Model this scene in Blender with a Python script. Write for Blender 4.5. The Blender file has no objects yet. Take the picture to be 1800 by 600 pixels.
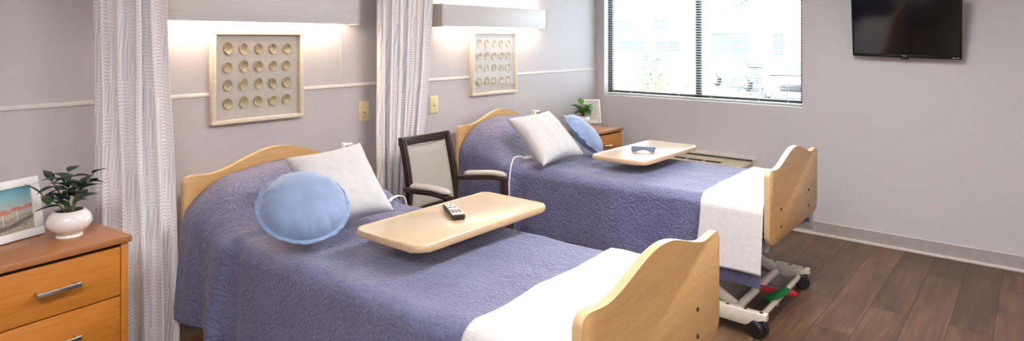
import bpy, bmesh, math, random
from mathutils import Vector, Matrix, noise

# ------------------------------------------------------------------ camera, world, lights, exposure
S = bpy.context.scene
C = S.collection
PI = math.pi
cam_d = bpy.data.cameras.new('camera')
cam = bpy.data.objects.new('camera', cam_d)
C.objects.link(cam)
cam.location = (-5.242, -3.298, 1.5)
cam.rotation_euler = (PI/2, 0, math.radians(39.7 - 90))
cam_d.sensor_width = 36
cam_d.lens = 1120/1800*36
cam_d.shift_y = -232/1800
cam_d.clip_start = 0.05
cam_d.clip_end = 300
S.camera = cam

S.view_settings.view_transform = 'Standard'
S.view_settings.look = 'None'
S.view_settings.gamma = 1
S.view_settings.use_curve_mapping = False
S.view_settings.exposure = 1.46

W = bpy.data.worlds.new('sky')
S.world = W
W.use_nodes = True
W.node_tree.nodes['Background'].inputs['Color'].default_value = (0.80, 0.90, 1.0, 1)
W.node_tree.nodes['Background'].inputs['Strength'].default_value = 4.2

sun_d = bpy.data.lights.new('sun', 'SUN')
sun_d.energy = 1.0
sun_d.angle = 0.02
sun = bpy.data.objects.new('sun', sun_d)
C.objects.link(sun)
sun.rotation_euler = (0, math.radians(-40), math.radians(20))     # shines over the roof onto the street side

WALL_LIGHT = 20.0      # strength of the tubes in the bed lights
FILL_STRENGTH = 12.0      # strength of the added fill panels

# ------------------------------------------------------------------ node helpers
def mat_base(name):
    m = bpy.data.materials.new(name)
    m.use_nodes = True
    nt = m.node_tree
    return m, nt, nt.nodes['Principled BSDF']

def L(nt, a, b): nt.links.new(a, b)

def nmath(nt, op, a, b=None, c=None):
    n = nt.nodes.new('ShaderNodeMath'); n.operation = op
    for i, v in enumerate((a, b, c)):
        if v is None: continue
        if isinstance(v, (int, float)): n.inputs[i].default_value = v
        else: L(nt, v, n.inputs[i])
    return n.outputs[0]

def ramp(nt, fac, stops, interp='LINEAR'):
    r = nt.nodes.new('ShaderNodeValToRGB')
    r.color_ramp.interpolation = interp
    e = r.color_ramp.elements
    while len(e) < len(stops): e.new(0.5)
    for el, (p, c) in zip(e, stops):
        el.position = p
        el.color = (c[0], c[1], c[2], 1) if not isinstance(c, (int, float)) else (c, c, c, 1)
    L(nt, fac, r.inputs[0])
    return r.outputs[0]

def coords(nt, kind='Object', scale=(1, 1, 1), rot=(0, 0, 0)):
    t = nt.nodes.new('ShaderNodeTexCoord')
    mp = nt.nodes.new('ShaderNodeMapping')
    mp.inputs['Scale'].default_value = scale
    mp.inputs['Rotation'].default_value = rot
    L(nt, t.outputs[kind], mp.inputs[0])
    return mp.outputs[0]

def ntex(nt, vec, scale, detail=3, rough=0.5, dist=0.0):
    n = nt.nodes.new('ShaderNodeTexNoise')
    n.inputs['Scale'].default_value = scale
    n.inputs['Detail'].default_value = detail
    n.inputs['Roughness'].default_value = rough
    n.inputs['Distortion'].default_value = dist
    if vec is not None: L(nt, vec, n.inputs['Vector'])
    return n.outputs['Fac']

def mixc(nt, fac, a, b):
    n = nt.nodes.new('ShaderNodeMix'); n.data_type = 'RGBA'
    if isinstance(fac, (int, float)): n.inputs[0].default_value = fac
    else: L(nt, fac, n.inputs[0])
    for i, v in ((6, a), (7, b)):
        if isinstance(v, tuple): n.inputs[i].default_value = (v[0], v[1], v[2], 1)
        else: L(nt, v, n.inputs[i])
    return n.outputs[2]

def bump(nt, bsdf, height, strength=0.3, dist=0.002):
    b = nt.nodes.new('ShaderNodeBump')
    b.inputs['Strength'].default_value = strength
    b.inputs['Distance'].default_value = dist
    L(nt, height, b.inputs['Height'])
    L(nt, b.outputs[0], bsdf.inputs['Normal'])
    return b

def plain(name, col, rough=0.5, metal=0.0, var=0.06, vscale=30, bmp=0.0, sheen=0.0, coat=0.0):
    m, nt, p = mat_base(name)
    v = coords(nt)
    n = ntex(nt, v, vscale, 4)
    lo = tuple(c*(1-var) for c in col); hi = tuple(min(1, c*(1+var)) for c in col)
    L(nt, ramp(nt, n, [(0.3, lo), (0.7, hi)]), p.inputs['Base Color'])
    p.inputs['Roughness'].default_value = rough
    p.inputs['Metallic'].default_value = metal
    if sheen: p.inputs['Sheen Weight'].default_value = sheen
    if coat: p.inputs['Coat Weight'].default_value = coat
    if bmp: bump(nt, p, ntex(nt, v, vscale*6, 4), bmp, 0.001)
    return m

def wood(name, dark, mid, light, axis='X', scale=1.0, rough=0.4, figure=0.5, coat=0.0):
    m, nt, p = mat_base(name)
    st = {'X': (1.2, 14, 14), 'Y': (14, 1.2, 14), 'Z': (14, 14, 1.2)}[axis]
    v = coords(nt, 'Object', tuple(s*scale for s in st))
    n1 = ntex(nt, v, 2.2, 6, 0.62, 0.6)
    v2 = coords(nt, 'Object', tuple(s*scale*(0.30 if s > 2 else 0.9) for s in st))
    n2 = ntex(nt, v2, 2.0, 3, 0.5, 1.6)
    rings = nmath(nt, 'FRACT', nmath(nt, 'MULTIPLY', n2, 7.0))
    rings = nmath(nt, 'ABSOLUTE', nmath(nt, 'SUBTRACT', rings, 0.5))
    v3 = coords(nt, 'Object', tuple(s*scale*(6 if s > 2 else 3) for s in st))
    n3 = ntex(nt, v3, 2.0, 3)
    f = nmath(nt, 'ADD', nmath(nt, 'MULTIPLY', n1, 0.6), nmath(nt, 'MULTIPLY', rings, figure*0.5))
    f = nmath(nt, 'ADD', f, nmath(nt, 'MULTIPLY', n3, 0.22))
    L(nt, ramp(nt, f, [(0.25, dark), (0.5, mid), (0.78, light)]), p.inputs['Base Color'])
    p.inputs['Roughness'].default_value = rough
    if coat:
        p.inputs['Coat Weight'].default_value = coat
        p.inputs['Coat Roughness'].default_value = 0.10
    bump(nt, p, n3, 0.06, 0.0006)
    return m

# ------------------------------------------------------------------ materials
M = {}
def wallcover(name, col, var=0.035):
    m, nt, p = mat_base(name)
    a = ntex(nt, coords(nt, 'Object', (260, 260, 14)), 1.0, 2)
    b = ntex(nt, coords(nt, 'Object', (14, 14, 260)), 1.0, 2)
    f = nmath(nt, 'MULTIPLY', nmath(nt, 'ADD', a, b), 0.5)
    L(nt, ramp(nt, f, [(0.35, tuple(c*(1-var) for c in col)), (0.65, tuple(c*(1+var) for c in col))]), p.inputs['Base Color'])
    p.inputs['Roughness'].default_value = 0.62
    bump(nt, p, f, 0.12, 0.0008)
    return m
M['wall'] = wallcover('grey wallcovering', (0.525, 0.49, 0.505))
M['wall_b'] = wallcover('grey window wall', (0.53, 0.51, 0.53))
M['panel'] = wallcover('grey wall guard sheet', (0.525, 0.488, 0.495), 0.025)
M['paint'] = plain('off white paint', (0.78, 0.77, 0.75), 0.7)
M['trim'] = plain('grey vinyl strip', (0.60, 0.56, 0.54), 0.5)
M['cove'] = plain('taupe vinyl base', (0.29, 0.25, 0.235), 0.5, var=0.08, vscale=12)
M['cove_foot'] = plain('pale base edge', (0.62, 0.56, 0.53), 0.5)
M['maple'] = wood('maple laminate', (0.53, 0.295, 0.11), (0.63, 0.375, 0.155), (0.70, 0.45, 0.205), 'X', 0.8, 0.38, 0.35)
M['maple_edge'] = wood('maple edge band', (0.62, 0.42, 0.22), (0.68, 0.47, 0.26), (0.74, 0.54, 0.32), 'X', 1.0, 0.25, 0.1)
M['table'] = wood('pale maple table laminate', (0.59, 0.445, 0.28), (0.64, 0.49, 0.32), (0.68, 0.535, 0.36), 'X', 1.2, 0.28, 0.12, 0.6)
M['table_edge'] = plain('tan table edge', (0.62, 0.43, 0.26), 0.3)
M['cherry'] = wood('cherry laminate', (0.45, 0.15, 0.018), (0.55, 0.205, 0.030), (0.62, 0.26, 0.045), 'X', 1.5, 0.35, 0.2)
M['cherry_top'] = wood('cherry laminate top', (0.33, 0.13, 0.045), (0.40, 0.165, 0.06), (0.46, 0.20, 0.08), 'X', 1.5, 0.3, 0.2)
M['shadow'] = plain('dark gap', (0.03, 0.015, 0.01), 0.9)  # near-black colour painted as the shade between drawer fronts
M['steel'] = plain('brushed nickel', (0.62, 0.60, 0.57), 0.32, 1.0)
M['chrome'] = plain('chrome', (0.75, 0.75, 0.75), 0.12, 1.0)
M['walnut'] = wood('dark stained wood', (0.018, 0.009, 0.007), (0.032, 0.016, 0.012), (0.05, 0.025, 0.018), 'Z', 1.0, 0.32, 0.2)
M['upholstery'] = wallcover('beige upholstery', (0.40, 0.37, 0.325), 0.06)
M['arm_pad'] = plain('grey vinyl pad', (0.45, 0.42, 0.40), 0.35, var=0.03)
M['seat_cloth'] = plain('olive tan seat cloth', (0.33, 0.27, 0.16), 0.8, var=0.15, vscale=60)
M['cream_metal'] = plain('cream enamel', (0.66, 0.60, 0.51), 0.4, var=0.04)
M['grey_metal'] = plain('grey enamel', (0.42, 0.41, 0.40), 0.4)
M['rubber'] = plain('black rubber', (0.012, 0.012, 0.013), 0.45)
M['black_bolt'] = plain('black bolt', (0.02, 0.015, 0.012), 0.4)
M['red'] = plain('red plastic', (0.55, 0.02, 0.025), 0.35)
M['green'] = plain('green plastic', (0.015, 0.17, 0.045), 0.35)
M['white_plastic'] = plain('white plastic', (0.78, 0.76, 0.73), 0.4)
M['ivory'] = plain('ivory plastic', (0.74, 0.62, 0.37), 0.4, var=0.03)
M['ceramic'] = plain('white glazed ceramic', (0.80, 0.75, 0.71), 0.12, var=0.02, coat=0.5)
M['soil'] = plain('dark soil', (0.03, 0.022, 0.016), 0.95, var=0.4, vscale=120, bmp=0.6)
M['leaf'] = plain('dark green leaf', (0.016, 0.045, 0.02), 0.38, var=0.35, vscale=18)
M['leaf_bright'] = plain('fresh green leaf', (0.06, 0.19, 0.03), 0.38, var=0.35, vscale=18)
M['stem'] = plain('pale green stem', (0.16, 0.17, 0.05), 0.55, var=0.2)
M['beige_unit'] = plain('beige enamel', (0.56, 0.48, 0.34), 0.4)
M['dark_slot'] = plain('dark slot', (0.03, 0.026, 0.022), 0.8)  # dark colour painted as the shade inside narrow recesses
M['bronze'] = plain('dark bronze frame', (0.035, 0.032, 0.03), 0.45)
M['slat'] = plain('white blind slat', (0.80, 0.80, 0.78), 0.45, var=0.02)
M['tv_black'] = plain('black gloss bezel', (0.008, 0.008, 0.009), 0.12)
M['screen'] = plain('dark screen', (0.006, 0.006, 0.008), 0.10, var=0.02)
M['print_white'] = plain('white print ink', (0.85, 0.85, 0.85), 0.5)
M['print_black'] = plain('black print ink', (0.03, 0.03, 0.03), 0.5)
M['frame_white'] = plain('white frame', (0.80, 0.78, 0.76), 0.45, var=0.03)
M['mat_cream'] = plain('cream print', (0.66, 0.63, 0.55), 0.7, var=0.10, vscale=22)
M['laminate_grey'] = wood('grey limed laminate', (0.57, 0.55, 0.535), (0.62, 0.60, 0.59), (0.66, 0.65, 0.64), 'X', 2.0, 0.45, 0.1)
M['cap'] = plain('grey end cap', (0.50, 0.46, 0.43), 0.45)
M['limed'] = wood('whitewashed wood', (0.62, 0.52, 0.41), (0.72, 0.63, 0.52), (0.80, 0.72, 0.62), 'X', 2.5, 0.55, 0.3)
M['linen'] = wallcover('linen backing', (0.58, 0.535, 0.49), 0.08)
M['white_cloth'] = plain('white plush cloth', (0.58, 0.57, 0.58), 0.85, var=0.02, vscale=60, bmp=0.4, sheen=0.3)
M['blue_velvet'] = plain('light blue velvet', (0.215, 0.305, 0.49), 0.75, var=0.14, vscale=7, sheen=0.45)
M['mattress'] = plain('white mattress ticking', (0.7, 0.7, 0.7), 0.8)
M['remote_black'] = plain('black remote shell', (0.02, 0.018, 0.016), 0.35)
M['remote_face'] = plain('white remote face', (0.72, 0.69, 0.64), 0.4)
M['button'] = plain('grey buttons', (0.22, 0.21, 0.20), 0.5)
M['slate'] = plain('slate blue plastic', (0.15, 0.19, 0.27), 0.4)
M['siding'] = plain('pale siding', (0.30, 0.31, 0.33), 0.8)
M['asphalt'] = plain('pale asphalt', (0.55, 0.55, 0.56), 0.9)
M['roofing'] = plain('grey shingles', (0.22, 0.225, 0.24), 0.9)
M['far_glass'] = plain('house window glass', (0.085, 0.10, 0.13), 0.6)
M['car_paint'] = plain('blue grey car paint', (0.08, 0.095, 0.125), 0.45)
M['car_glass'] = plain('car glass', (0.06, 0.07, 0.09), 0.4)
M['car_red'] = plain('red car paint', (0.34, 0.16, 0.17), 0.4)
M['shrub'] = plain('shrub leaves', (0.060, 0.105, 0.040), 0.7, var=0.4)

def floor_mat():
    m, nt, p = mat_base('dark oak planks')
    v = coords(nt, 'Object')
    br = nt.nodes.new('ShaderNodeTexBrick')
    br.offset = 0.37; br.offset_frequency = 2
    br.inputs['Scale'].default_value = 1.0
    br.inputs['Brick Width'].default_value = 1.22
    br.inputs['Row Height'].default_value = 0.183
    br.inputs['Mortar Size'].default_value = 0.0016
    br.inputs['Color1'].default_value = (0, 0, 0, 1)
    br.inputs['Color2'].default_value = (1, 1, 1, 1)
    br.inputs['Mortar'].default_value = (0.5, 0.5, 0.5, 1)
    L(nt, v, br.inputs['Vector'])
    plank = br.outputs['Color']
    # grain, shifted per plank
    sh = nt.nodes.new('ShaderNodeVectorMath'); sh.operation = 'MULTIPLY_ADD'
    L(nt, plank, sh.inputs[0]); sh.inputs[1].default_value = (7, 3, 5); L(nt, v, sh.inputs[2])
    mp = nt.nodes.new('ShaderNodeMapping'); mp.inputs['Scale'].default_value = (1.1, 20, 1); L(nt, sh.outputs[0], mp.inputs[0])
    g = ntex(nt, mp.outputs[0], 1.6, 7, 0.66, 0.8)
    mp2 = nt.nodes.new('ShaderNodeMapping'); mp2.inputs['Scale'].default_value = (1.3, 7, 1); L(nt, sh.outputs[0], mp2.inputs[0])
    g2 = ntex(nt, mp2.outputs[0], 1.3, 3, 0.5, 0.4)
    f = nmath(nt, 'ADD', nmath(nt, 'MULTIPLY', g, 0.55), nmath(nt, 'MULTIPLY', g2, 0.35))
    sep = nt.nodes.new('ShaderNodeSeparateColor'); L(nt, plank, sep.inputs[0])
    f = nmath(nt, 'ADD', f, nmath(nt, 'MULTIPLY', nmath(nt, 'SUBTRACT', sep.outputs[0], 0.5), 0.10))
    col = ramp(nt, f, [(0.28, (0.038, 0.019, 0.009)), (0.45, (0.105, 0.055, 0.028)), (0.62, (0.205, 0.115, 0.060))])
    col = mixc(nt, br.outputs['Fac'], col, (0.015, 0.009, 0.006))
    L(nt, col, p.inputs['Base Color'])
    L(nt, ramp(nt, g, [(0.3, 0.36), (0.7, 0.5)]), p.inputs['Roughness'])
    hgt = nmath(nt, 'SUBTRACT', g, nmath(nt, 'MULTIPLY', br.outputs['Fac'], 1.5))
    bump(nt, p, hgt, 0.15, 0.001)
    return m
M['floor'] = floor_mat()

def quilt_mat():
    m, nt, p = mat_base('slate blue quilted coverlet')
    v = coords(nt, 'UV')
    n = ntex(nt, v, 17, 1.2, 0.45, 0.9)
    line = nmath(nt, 'ABSOLUTE', nmath(nt, 'SUBTRACT', nmath(nt, 'FRACT', nmath(nt, 'MULTIPLY', n, 5.0)), 0.5))   # meander stitch lines
    puff = nmath(nt, 'POWER', nmath(nt, 'MINIMUM', nmath(nt, 'MULTIPLY', line, 2.4), 1.0), 0.5)
    fine = ntex(nt, coords(nt, 'UV', (1.0, 1.5, 1), (0, 0, .5)), 42, 3, 0.55, 1.2)
    hgt = nmath(nt, 'ADD', nmath(nt, 'MULTIPLY', puff, 0.75), nmath(nt, 'MULTIPLY', fine, 1.7))
    big = ntex(nt, v, 9, 2)
    L(nt, ramp(nt, big, [(0.3, (0.124, 0.126, 0.250)), (0.7, (0.150, 0.156, 0.295))]), p.inputs['Base Color'])
    p.inputs['Roughness'].default_value = 0.42
    p.inputs['Sheen Weight'].default_value = 0.20
    bump(nt, p, hgt, 0.95, 0.0050)
    return m
M['quilt'] = quilt_mat()

def waffle_mat():
    m, nt, p = mat_base('white waffle blanket')
    v = coords(nt, 'UV', (1, 1, 1))
    sx = nt.nodes.new('ShaderNodeSeparateXYZ'); L(nt, v, sx.inputs[0])
    a = nmath(nt, 'SINE', nmath(nt, 'MULTIPLY', sx.outputs[0], 700))
    b = nmath(nt, 'SINE', nmath(nt, 'MULTIPLY', sx.outputs[1], 700))
    hgt = nmath(nt, 'ADD', nmath(nt, 'MULTIPLY', nmath(nt, 'ADD', a, b), 0.25), ntex(nt, v, 220, 3))
    L(nt, ramp(nt, ntex(nt, v, 40, 3), [(0.3, (0.60, 0.585, 0.58)), (0.7, (0.655, 0.64, 0.635))]), p.inputs['Base Color'])
    p.inputs['Roughness'].default_value = 0.9
    p.inputs['Sheen Weight'].default_value = 0.2
    bump(nt, p, hgt, 0.35, 0.0015)
    return m
M['waffle'] = waffle_mat()

def curtain_mat():
    m, nt, p = mat_base('woven block curtain')
    v = coords(nt, 'UV')
    s = nt.nodes.new('ShaderNodeSeparateXYZ'); L(nt, v, s.inputs[0])
    u, w = s.outputs[0], s.outputs[1]
    cu = nmath(nt, 'FLOOR', nmath(nt, 'MULTIPLY', u, 1/0.090))
    wn0 = nt.nodes.new('ShaderNodeTexWhiteNoise'); wn0.noise_dimensions = '1D'; L(nt, cu, wn0.inputs['W'])
    colr = wn0.outputs['Value']
    wsh = nmath(nt, 'ADD', w, nmath(nt, 'MULTIPLY', colr, 0.3))
    cw = nmath(nt, 'FLOOR', nmath(nt, 'MULTIPLY', wsh, 1/0.135))
    cb = nt.nodes.new('ShaderNodeCombineXYZ'); L(nt, cu, cb.inputs[0]); L(nt, cw, cb.inputs[1])
    wn = nt.nodes.new('ShaderNodeTexWhiteNoise'); wn.noise_dimensions = '2D'; L(nt, cb.outputs[0], wn.inputs['Vector'])
    r = wn.outputs['Value']
    wob = nmath(nt, 'MULTIPLY', nmath(nt, 'SUBTRACT', r, 0.5), 0.5)
    hs = nmath(nt, 'FRACT', nmath(nt, 'MULTIPLY', nmath(nt, 'ADD', wsh, nmath(nt, 'MULTIPLY', u, wob)), 1/0.0155))
    hs = nmath(nt, 'GREATER_THAN', hs, 0.52)
    vs = nmath(nt, 'FRACT', nmath(nt, 'MULTIPLY', nmath(nt, 'ADD', u, nmath(nt, 'MULTIPLY', wsh, nmath(nt, 'MULTIPLY', wob, 0.5))), 1/0.0200))
    vs = nmath(nt, 'GREATER_THAN', vs, 0.50)
    ds = nmath(nt, 'FRACT', nmath(nt, 'MULTIPLY', u, 1/0.0105))
    ds = nmath(nt, 'GREATER_THAN', ds, 0.35)
    hs_dash = nmath(nt, 'MULTIPLY', hs, ds)
    is_h = nmath(nt, 'GREATER_THAN', r, 0.45)
    dashcol = nmath(nt, 'GREATER_THAN', colr, 0.5)
    hsel = nmath(nt, 'ADD', nmath(nt, 'MULTIPLY', hs_dash, dashcol), nmath(nt, 'MULTIPLY', hs, nmath(nt, 'SUBTRACT', 1.0, dashcol)))
    pat = nmath(nt, 'ADD', nmath(nt, 'MULTIPLY', is_h, hsel), nmath(nt, 'MULTIPLY', nmath(nt, 'SUBTRACT', 1.0, is_h), vs))
    ink = ramp(nt, colr, [(0.0, (0.56, 0.49, 0.48)), (0.35, (0.66, 0.60, 0.60)), (0.62, (0.58, 0.60, 0.72)), (1.0, (0.74, 0.68, 0.65))])
    base = ramp(nt, colr, [(0.0, (0.87, 0.81, 0.80)), (0.5, (0.90, 0.87, 0.87)), (1.0, (0.90, 0.86, 0.82))])
    weave = ntex(nt, coords(nt, 'UV', (500, 500, 1)), 1.0, 2)
    fac = nmath(nt, 'MULTIPLY', pat, 0.70)
    L(nt, mixc(nt, fac, base, ink), p.inputs['Base Color'])
    p.inputs['Roughness'].default_value = 0.75
    p.inputs['Sheen Weight'].default_value = 0.2
    bump(nt, p, nmath(nt, 'ADD', weave, ntex(nt, coords(nt, 'UV', (9, 3, 1)), 3.0, 4)), 0.25, 0.002)
    return m
M['curtain'] = curtain_mat()

def shell_mat():
    m, nt, p = mat_base('abalone shell')
    v = coords(nt, 'Object')
    n = ntex(nt, v, 120, 4, 0.7, 1.5)
    oi = nt.nodes.new('ShaderNodeTexCoord')
    L(nt, ramp(nt, n, [(0.25, (0.16, 0.10, 0.05)), (0.42, (0.42, 0.32, 0.17)), (0.55, (0.60, 0.52, 0.34)), (0.66, (0.26, 0.30, 0.24)), (0.8, (0.66, 0.56, 0.38))]), p.inputs['Base Color'])
    p.inputs['Roughness'].default_value = 0.25
    p.inputs['Metallic'].default_value = 0.25
    bump(nt, p, n, 0.4, 0.002)
    return m
M['shell'] = shell_mat()
M['shell_rim'] = plain('shell rim', (0.50, 0.40, 0.24), 0.4, var=0.15, vscale=80)

def thin_glass(name, tint=(1, 1, 1), rough=0.02, gain=1.0):
    m = bpy.data.materials.new(name); m.use_nodes = True
    nt = m.node_tree; nt.nodes.clear()
    o = nt.nodes.new('ShaderNodeOutputMaterial')
    t = nt.nodes.new('ShaderNodeBsdfTransparent'); t.inputs[0].default_value = (*tint, 1)
    g = nt.nodes.new('ShaderNodeBsdfGlossy'); g.inputs['Roughness'].default_value = rough
    f = nt.nodes.new('ShaderNodeFresnel'); f.inputs[0].default_value = 1.45
    x = nt.nodes.new('ShaderNodeMixShader')
    ge = nt.nodes.new('ShaderNodeNewGeometry')
    L(nt, nmath(nt, 'MULTIPLY', nmath(nt, 'MULTIPLY', f.outputs[0], gain), nmath(nt, 'SUBTRACT', 1.0, ge.outputs['Backfacing'])), x.inputs[0]); L(nt, t.outputs[0], x.inputs[1]); L(nt, g.outputs[0], x.inputs[2])
    L(nt, x.outputs[0], o.inputs[0])
    return m
M['glass'] = thin_glass('window glass', (0.97, 0.985, 0.98))
M['picture_glass'] = thin_glass('picture glass', (0.98, 0.98, 0.98))

def emit(name, col, strength):
    m, nt, p = mat_base(name)
    p.inputs['Base Color'].default_value = (0.8, 0.8, 0.8, 1)
    p.inputs['Emission Color'].default_value = (*col, 1)
    p.inputs['Emission Strength'].default_value = strength
    return m
M['tube'] = emit('warm light tube', (1.0, 0.80, 0.57), WALL_LIGHT)
M['ceil_lamp'] = emit('ceiling light diffuser', (1.0, 0.97, 0.965), FILL_STRENGTH)  # glow of the fill panels added overhead

def sky_print():
    m, nt, p = mat_base('printed beach sky')
    g = coords(nt, 'Object')
    s = nt.nodes.new('ShaderNodeSeparateXYZ'); L(nt, g, s.inputs[0])
    f = nmath(nt, 'MULTIPLY', nmath(nt, 'SUBTRACT', s.outputs[2], 0.03), 1/0.165)
    L(nt, ramp(nt, f, [(0.35, (0.62, 0.56, 0.46)), (0.55, (0.50, 0.56, 0.52)), (0.8, (0.22, 0.46, 0.52)), (1.0, (0.12, 0.36, 0.45))]), p.inputs['Base Color'])
    p.inputs['Roughness'].default_value = 0.4
    return m
M['sky_print'] = sky_print()
M['sand_print'] = plain('printed sand', (0.42, 0.37, 0.30), 0.4, var=0.25, vscale=90)
M['wave_print'] = plain('printed shade band', (0.20, 0.17, 0.145), 0.4, var=0.3, vscale=120)
M['coral_print'] = plain('printed coral parasols', (0.68, 0.27, 0.20), 0.4, var=0.12, vscale=60)

# ------------------------------------------------------------------ mesh helpers
def box(bm, x0, x1, y0, y1, z0, z1, bev=0.0, seg=2, mi=0):
    r = bmesh.ops.create_cube(bm, size=1.0)
    vs = r['verts']
    for v in vs:
        v.co = Vector(((x0+x1)/2 + v.co.x*(x1-x0), (y0+y1)/2 + v.co.y*(y1-y0), (z0+z1)/2 + v.co.z*(z1-z0)))
    fs = set(f for v in vs for f in v.link_faces)
    for f in fs: f.material_index = mi
    if bev > 0:
        es = list(set(e for v in vs for e in v.link_edges))
        res = bmesh.ops.bevel(bm, geom=es, offset=bev, segments=seg, profile=0.5, affect='EDGES')
        for f in res['faces']: f.material_index = mi
    return vs

def sweep(bm, pts, prof, side=Vector((1, 0, 0)), closed_ends=True, scales=None, mi=0):
    """prof: list of (a,b) in the local frame (a along 'side'), swept along pts."""
    pts = [Vector(p) for p in pts]
    n = len(pts); rings = []
    sd = Vector(side).normalized()
    for i, p in enumerate(pts):
        t = (pts[min(i+1, n-1)] - pts[max(i-1, 0)]).normalized()
        s = (sd - t*sd.dot(t))
        if s.length < 1e-4: s = t.orthogonal()
        s.normalize(); sd = s
        b = t.cross(s)
        k = scales[i] if scales else 1.0
        rings.append([bm.verts.new(p + s*(a*k) + b*(c*k)) for a, c in prof])
    m = len(prof)
    for i in range(n-1):
        for j in range(m):
            f = bm.faces.new((rings[i][j], rings[i][(j+1) % m], rings[i+1][(j+1) % m], rings[i+1][j])); f.material_index = mi
    if closed_ends:
        f = bm.faces.new(list(reversed(rings[0]))); f.material_index = mi
        f = bm.faces.new(rings[-1]); f.material_index = mi

def circ(r, n=12): return [(r*math.cos(2*PI*i/n), r*math.sin(2*PI*i/n)) for i in range(n)]
def rrect(w, h, r, k=3):
    out = []
    for cx, cy, a0 in ((w/2-r, h/2-r, 0), (-w/2+r, h/2-r, 90), (-w/2+r, -h/2+r, 180), (w/2-r, -h/2+r, 270)):
        for i in range(k+1):
            a = math.radians(a0 + 90*i/k)
            out.append((cx + r*math.cos(a), cy + r*math.sin(a)))
    return out
def tube(bm, pts, r, n=12, scales=None, mi=0): sweep(bm, pts, circ(r, n), (0.3, 0.9, 0.2), True, scales, mi)
def bar(bm, pts, w, h, side=(1, 0, 0), r=0.004, mi=0): sweep(bm, pts, rrect(w, h, r), side, True, None, mi)

def lathe(bm, prof, n=32, c=(0, 0, 0), mi=0):
    rings = []
    for r, z in prof:
        if r < 1e-5: rings.append([bm.verts.new((c[0], c[1], c[2]+z))])
        else: rings.append([bm.verts.new((c[0]+r*math.cos(2*PI*i/n), c[1]+r*math.sin(2*PI*i/n), c[2]+z)) for i in range(n)])
    for a, b in zip(rings, rings[1:]):
        for i in range(n):
            j = (i+1) % n
            if len(a) == 1 and len(b) == 1: continue
            if len(a) == 1: f = bm.faces.new((a[0], b[j], b[i]))
            elif len(b) == 1: f = bm.faces.new((a[i], a[j], b[0]))
            else: f = bm.faces.new((a[i], a[j], b[j], b[i]))
            f.material_index = mi

def prism(bm, outline, d0, d1, axis='y', bev=0.0, mi=0, mi_side=None, seg=2):
    """outline (a,b) -> axis 'y': (a, d, b); 'z': (a, b, d); 'x': (d, a, b)"""
    def P(a, b, d):
        return {'y': (a, d, b), 'z': (a, b, d), 'x': (d, a, b)}[axis]
    v0 = [bm.verts.new(P(a, b, d0)) for a, b in outline]
    v1 = [bm.verts.new(P(a, b, d1)) for a, b in outline]
    f0 = bm.faces.new(v0); f1 = bm.faces.new(list(reversed(v1)))
    f0.material_index = f1.material_index = mi
    n = len(outline); fs = []
    for i in range(n):
        f = bm.faces.new((v0[i], v1[i], v1[(i+1) % n], v0[(i+1) % n]))
        f.material_index = mi if mi_side is None else mi_side
        fs.append(f)
    if bev > 0:
        es = list(f0.edges) + list(f1.edges)
        r = bmesh.ops.bevel(bm, geom=es, offset=bev, segments=seg, profile=0.5, affect='EDGES')
        for f in r['faces']: f.material_index = mi if mi_side is None else mi_side

def finish(bm, name, mats, parent=None, angle=35, loc=None, rot=None):
    bmesh.ops.recalc_face_normals(bm, faces=bm.faces[:])
    me = bpy.data.meshes.new(name)
    bm.to_mesh(me); bm.free()
    for p in me.polygons: p.use_smooth = True
    me.set_sharp_from_angle(angle=math.radians(angle))
    for m in (mats if isinstance(mats, (list, tuple)) else [mats]): me.materials.append(M[m] if isinstance(m, str) else m)
    o = bpy.data.objects.new(name, me)
    C.objects.link(o)
    if parent: o.parent = parent
    if loc: o.location = loc
    if rot: o.rotation_euler = rot
    return o

def obj(name, mats, fn, parent=None, angle=35, loc=None, rot=None):
    bm = bmesh.new(); fn(bm)
    return finish(bm, name, mats, parent, angle, loc, rot)

def tag(o, label, cat, group=None):
    o['label'] = label; o['category'] = cat
    if group: o['group'] = group
    return o
def thing(name, label, cat, loc=(0, 0, 0), rotz=0.0, group=None):
    o = bpy.data.objects.new(name, None)
    o.empty_display_size = 0.1
    C.objects.link(o); o.location = loc; o.rotation_euler = (0, 0, rotz)
    return tag(o, label, cat, group)
def struct(o):
    o['kind'] = 'structure'; return o
def dup(root, loc, rotz, label):
    r = root.copy(); C.objects.link(r); r.location = loc; r.rotation_euler = (0, 0, rotz); r['label'] = label
    for ch in list(root.children):
        c = ch.copy(); C.objects.link(c); c.parent = r
        for g in ch.children:
            d = g.copy(); C.objects.link(d); d.parent = c
    return r

def text_mesh(name, body, size, mat, parent, loc, rot, extrude=0.0003, spacing=1.0):
    cu = bpy.data.curves.new(name, 'FONT'); cu.body = body; cu.size = size; cu.extrude = extrude
    cu.align_x = 'CENTER'; cu.align_y = 'CENTER'; cu.space_character = spacing
    t = bpy.data.objects.new(name + '_tmp', cu); C.objects.link(t)
    dg = bpy.context.evaluated_depsgraph_get(); dg.update()
    me = bpy.data.meshes.new_from_object(t.evaluated_get(dg))
    bpy.data.objects.remove(t, do_unlink=True); bpy.data.curves.remove(cu)
    me.name = name
    me.materials.clear(); me.materials.append(M[mat])
    o = bpy.data.objects.new(name, me); C.objects.link(o); o.parent = parent
    o.location = loc; o.rotation_euler = rot
    return o

def sm(a, b, x):
    t = max(0.0, min(1.0, (x-a)/(b-a))); return t*t*(3-2*t)

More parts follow.
